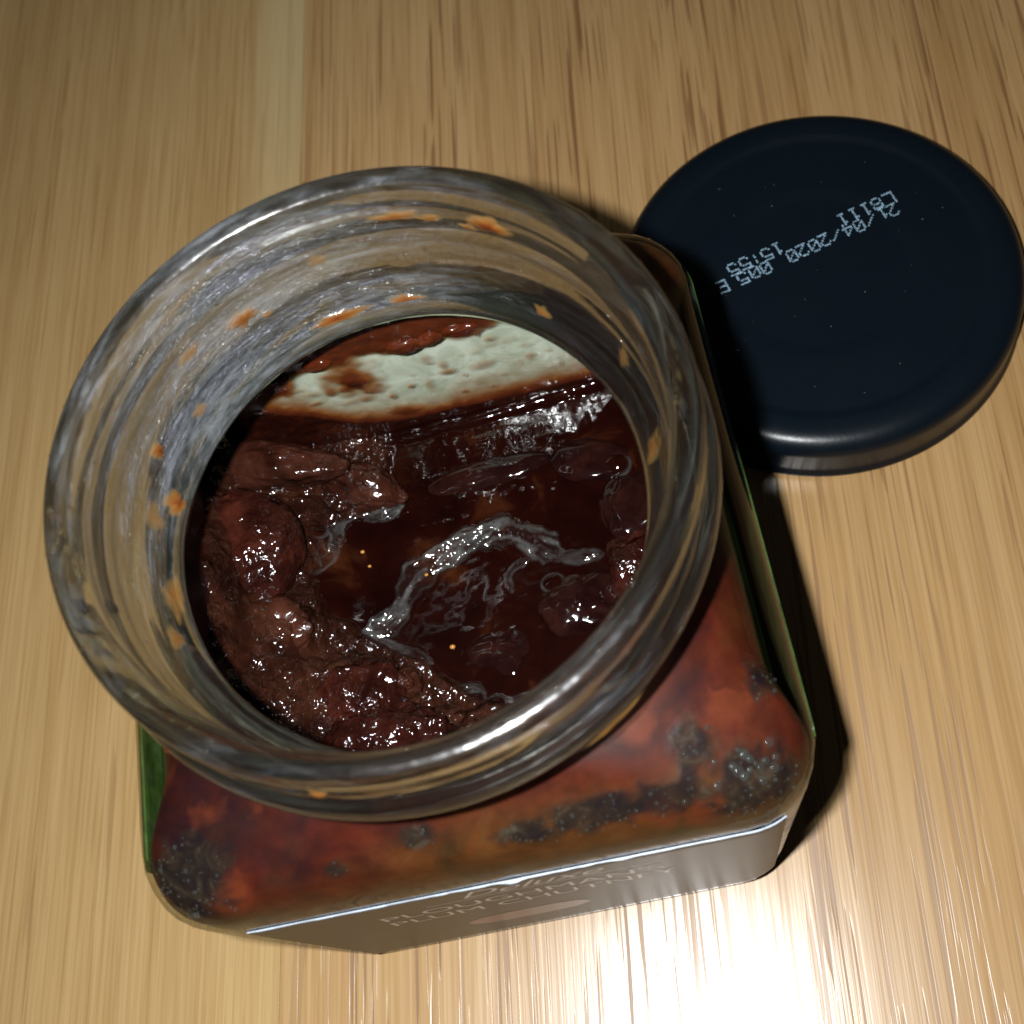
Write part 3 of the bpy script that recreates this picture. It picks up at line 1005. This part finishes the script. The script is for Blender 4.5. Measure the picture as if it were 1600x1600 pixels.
coat = mesh_obj("clinging_chutney", VV, F, M["coat"], chut)
pocket = np.zeros(len(VV))
wob = 1.7 * fbm(VV[:, 0], VV[:, 1], VV[:, 2], .40, 3, 71) + 2.0 * fbm(VV[:, 0], VV[:, 1], VV[:, 2], 1.0, 2, 72)
PK = [(-29.6, -30.8, 68, 5.2, 4.6), (28.4, -32.6, 67, 5.6, 3.8), (20.9, -32.4, 68, 6.0, 1.8), (13, -32.6, 68.5, 5.5, 1.7), (6, -33.0, 69, 4.0, 1.2), (23.6, -28.4, 70, 2.4, 3.2), (-5.5, -31.5, 69, 2.0, 1.2), (-14, -33, 68, 1.2, 1.1), (31.8, -23.0, 68, 1.8, 2.0)]
for px, py, pz, rx, ry in PK:
    q = np.hypot((VV[:, 0] - px) / rx, (VV[:, 1] - py) / ry) + wob * .42
    pocket = np.maximum(pocket, .88 * (1 - sstep(.55, 1.12, q)) * (VV[:, 2] > 60))
warm = sstep(-28.5, -33.2, VV[:, 1]) * sstep(-16, 2, VV[:, 0]) + .8 * sstep(8, 24, VV[:, 1]) * sstep(15, 25, VV[:, 0]) + .22 * sstep(-31.5, -33.8, VV[:, 1])
warm = np.clip(warm + .5 * fbm(VV[:, 0], VV[:, 1], VV[:, 2], .3, 2, 73), 0, 1)
label_reflection = sstep(59.5, 62, VV[:, 2] + .8 * wob) * sstep(.30, .5, VV[:, 1] / np.hypot(VV[:, 0], VV[:, 1])) * sstep(22, 14, VV[:, 0])  # whitish green reflection of the back label, painted into the coat colour
for nm, val in (("pocket", pocket), ("warm", warm), ("label_reflection", label_reflection)):
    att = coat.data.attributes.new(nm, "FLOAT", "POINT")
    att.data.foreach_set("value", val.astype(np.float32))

# air bubbles trapped in those pockets
V, F = [], []
cand = np.where((pocket[:nv] > .6))[0]
cen = np.array([(0, 0, 40.0)])
for k in range(360):
    p = VV[random.choice(cand)] + rng.normal(0, .35, 3) * np.array([1, 1, .2])
    nn = Vector((p[0] * .35, p[1] * .35, 30)).normalized()
    r = min(.34, .09 + rng.exponential(.05))
    p = Vector(p) + nn * .10
    bead(p, r, nn, V, F, 8, 4, .8)
for k in range(26):
    px, py = random.gauss(28.6, 1.5), random.gauss(-31.2, .9)
    q = np.argmin(np.hypot(VV[:nv, 0] - px, VV[:nv, 1] - py))
    p = VV[q]
    nn = Vector((p[0] * .35, p[1] * .35, 40)).normalized()
    bead(Vector(p) + nn * .12, random.uniform(.22, .62), nn, V, F, 10, 5, .45)
o = mesh_obj("air_bubble", V, F, M["foam"], chut)
o["kind"] = "stuff"

# amber smears on the clear back wall
nx, nz = 170, 100
xs, zs2 = np.linspace(-30, 30, nx), np.linspace(30, 64, nz)
XX, ZZ = np.meshgrid(xs, zs2)
wz = np.array([prof(z)[0] for z in zs2])[:, None] - IN - .22 + 0 * XX
level = 37.6 + np.interp(xs, [-30, -24, -17, -12, -5, 2, 10, 22, 30], [15, 12.0, 7.5, 3.0, 1.2, 1.2, .9, .6, .6])[None]
thick = 1.05 * np.exp(-np.clip(ZZ - level, 0, None) / (3.0 + 1.8 * fbm(XX, ZZ, 0, .15, 2, 80))) * (1 - .0 * XX)
thick += .80 * sstep(55.4, 58.2, ZZ + 2.6 * fbm(XX, ZZ, 0, .3, 3, 81)) * (1 - sstep(9, 17, XX))
for bx, bz, rx, rz, amp in [(-9.8, 52.5, 4.2, 6.0, .70), (-9.4, 51, 2.0, 2.0, .7), (-9.0, 46.4, 1.6, 1.2, .35), (2.9, 48.3, 1.5, .9, .42), (7.7, 47.9, 2.4, 1.6, .32), (-.4, 45.5, .9, 2.6, .3), (-2.8, 46.9, .7, .8, .5), (-19.4, 54.4, 3.2, 3.6, .75),
                             (3.9, 42.4, .5, .5, .5), (8.0, 42.0, .4, .4, .4), (-.3, 57.2, 3.4, 2.2, .7), (7, 57.0, 3.2, 1.8, .6), (-15, 58, 5, 2.0, .5), (14, 46.5, 1.2, .7, .25), (-23, 57, 4, 4, .6), (-5.2, 40.8, 4.4, 2.4, .55), (12, 52, 6, .8, .16), (4, 44.5, 9, .7, .15)] + [(random.uniform(-20, 20), random.uniform(43, 57), random.choice((.25, .4, .7, 1.1)), random.choice((.25, .4, .8, 1.6)), random.uniform(.15, .5)) for _ in range(38)]:
    q = np.hypot((XX - bx) / rx, (ZZ - bz) / rz) + 1.0 * fbm(XX, ZZ, bx, .5, 3, 84)
    thick = np.maximum(thick, thick * .4 + amp * (1 - sstep(.05, 1.35, q)))
thick = np.clip(thick + .10 * fbm(XX, ZZ, 0, .35, 3, 86) + .06 * (fbm(XX * .4, ZZ * 1.6, 0, .6, 3, 87)), 0, 1)
Yw = wz - .55 * thick - .35 * np.clip(fbm(XX, ZZ, 0, .9, 2, 88) + .1, 0, 1) * (thick > .45)
V = np.stack([XX.ravel(), Yw.ravel(), ZZ.ravel()], 1)
ii = np.arange(nx * nz).reshape(nz, nx)
F = np.stack([ii[:-1, :-1], ii[:-1, 1:], ii[1:, 1:], ii[1:, :-1]], -1).reshape(-1, 4)
sm = mesh_obj("wall_smear", V, F, M["wall_smear"], chut)
att = sm.data.attributes.new("thick", "FLOAT", "POINT")
att.data.foreach_set("value", thick.ravel().astype(np.float32))


for k, (x, z, rx, rz) in enumerate([(-1.0, 57.4, 2.2, 1.5), (2.4, 57.8, 1.7, 1.2), (6.4, 58.2, 2.4, 1.1), (-18.5, 56.6, 1.6, 1.3), (-12.5, 58.0, 2.0, 1.0)]):
    lump('clinging_drip', (x, 32.7, z), (rx, .8, rz), M['smear'], 90 + k, .3, .08, 0, 4)


def mini(name, c, r, mat, parent, rot=0):
    bm = bmesh.new()
    bmesh.ops.create_icosphere(bm, subdivisions=2, radius=1)
    ca, sa = math.cos(rot), math.sin(rot)
    V = [(c[0] + v.co.x * r[0] * ca - v.co.y * r[1] * sa, c[1] + v.co.x * r[0] * sa + v.co.y * r[1] * ca, c[2] + v.co.z * r[2]) for v in bm.verts]
    F = [[v.index for v in f.verts] for f in bm.faces]
    bm.free()
    return mesh_obj(name, V, F, mat, parent)


for x, y, r in ((-4.4, -1.5, .42), (-14.9, 14.9, .34), (-14.2, 12.6, .28), (-6.5, 9.6, .3)):
    j, i = int((x + HALF) / (2 * HALF) * (N - 1)), int((y + HALF) / (2 * HALF) * (N - 1))
    mini("spice_seed", (x, y, Hh[i, j] + .12), (r, r * .8, r * .7), M["seed"], chut)
mini("herb_fleck", (-3.2, 32.75, 38.9), (.75, .2, .22), M["dark_fleck"], chut, .2)

# ------------------------------------------------------------------ the lid
lid = thing("jar_lid", "black round metal screw lid lying flat beside the jar, printed with white date code", "jar lid")
LX, LY, LR, LH = 62.05, 58.82, 33.85, 10.0
top = smooth_profile([(0, LH - .62), (13.0, LH - .62), (15.0, LH - .56), (16.2, LH - .44), (17.6, LH - .40), (26.2, LH - .40), (26.9, LH - .38), (27.6, LH - .08), (28.8, LH), (30.2, LH - .02), (31.6, LH - .35), (32.8, LH - 1.2), (33.45, LH - 2.4), (33.55, LH - 4), (33.55, 2.6), (33.6, 1.9), (33.95, 1.35), (34.05, .8), (33.8, .25), (33.2, .06)], .5)
top[0] = (.02, LH - .62)
und = smooth_profile([(32.6, .3), (32.5, 1.0), (32.9, 2.2), (32.9, LH - 3.4), (32.0, LH - 1.9), (30.5, LH - 1.3), (27, LH - 1.5), (2, LH - 2.2)], 1.0)
und.append((.02, LH - 2.2))
V, F = lathe(top + und, 220)
V = V + np.array([LX, LY, 0])
mesh_obj("lid_shell", V, F, M["lid"], lid)

FONT = {
    "0": "01110 10001 10011 10101 11001 10001 01110", "1": "00100 01100 00100 00100 00100 00100 01110", "2": "01110 10001 00001 00010 00100 01000 11111",
    "4": "00010 00110 01010 10010 11111 00010 00010", "5": "11111 10000 11110 00001 00001 10001 01110", "8": "01110 10001 10001 01110 10001 10001 01110",
    "L": "10000 10000 10000 10000 10000 10000 11111", "E": "11111 10000 10000 11110 10000 10000 11111", "/": "00000 00001 00010 00100 01000 10000 00000",
    ":": "00000 00100 00100 00000 00100 00100 00000"}
CODE = [("E", -16.23, .95), ("2", 14.56, 7.75), ("1", 12.84, 7.84), ("/", 10.62, 6.93), ("0", 8.5, 6.42), ("4", 6.46, 6.17), ("/", 4.35, 5.66), ("2", 2.27, 5.28), ("0", .37, 4.71), ("2", -1.71, 4.33), ("0", -3.65, 3.76),
        ("0", -8.45, 2.63), ("0", -10.45, 2.37), ("5", -12.64, 1.74), ("L", 14.68, 10.18), ("8", 12.45, 9.7), ("1", 10.47, 9.29), ("1", 8.38, 8.91), ("1", 6.26, 8.39), ("1", -5.66, 5.78), ("5", -7.68, 5.24), (":", -9.66, 4.82), ("5", -11.61, 4.54), ("5", -13.76, 3.9)]
ang = math.radians(192.4)
ex, ey = (math.cos(ang), math.sin(ang)), (-math.sin(ang), math.cos(ang))
zt = lambda r: float(np.interp(r, [q[0] for q in top[:60]], [q[1] for q in top[:60]]))
for ch, ox, oy in CODE:
    V, F = [], []
    rows = FONT[ch].split()
    for r_, row in enumerate(rows):
        for c_, b in enumerate(row):
            if b != "1":
                continue
            u, v = (c_ - 2) * .37 + random.gauss(0, .02), (3 - r_) * .37 + random.gauss(0, .02)
            x = 62.6 + ox + u * ex[0] + v * ey[0]
            y = 59.1 + oy + u * ex[1] + v * ey[1]
            z = zt(math.hypot(x - LX, y - LY)) + .045
            rad = .128 + random.uniform(-.02, .02)
            o_ = len(V)
            for k in range(8):
                a = k / 8 * 2 * math.pi
                V.append((x + rad * math.cos(a) * 1.1, y + rad * math.sin(a), z))
            F.append(tuple(range(o_, o_ + 8)))
    mesh_obj("printed_character", V, F, M["ink"], lid, False)
# dust and lint on the lacquer
V, F = [], []
for k in range(34):
    a, r = random.uniform(0, 6.28), 26 * math.sqrt(random.random())
    bead((LX + r * math.cos(a), LY + r * math.sin(a), zt(r)), random.choice((.03, .04, .05, .07)), (0, 0, 1), V, F, 5, 2, .6)
o = mesh_obj("dust_speck", V, F, M["fibre"], lid)
o["kind"] = "stuff"


def curl(name, pts, r, z, parent, mat):
    pts = catmull(pts)
    V, F = [], []
    for i, (x, y) in enumerate(pts):
        for k in range(5):
            a = k / 5 * 2 * math.pi
            V.append((x + r * math.cos(a), y + r * math.cos(a) * .3, z + r * (1 + math.sin(a))))
        if i:
            for k in range(5):
                F.append(((i - 1) * 5 + k, i * 5 + k, i * 5 + (k + 1) % 5, (i - 1) * 5 + (k + 1) % 5))
    return mesh_obj(name, V, F, mat, parent)


curl("lint_thread", [(43.2, 47.0), (44.0, 47.5), (44.6, 47.1), (45.3, 47.6), (46.0, 47.3)], .05, LH - .4, lid, M["fibre"])
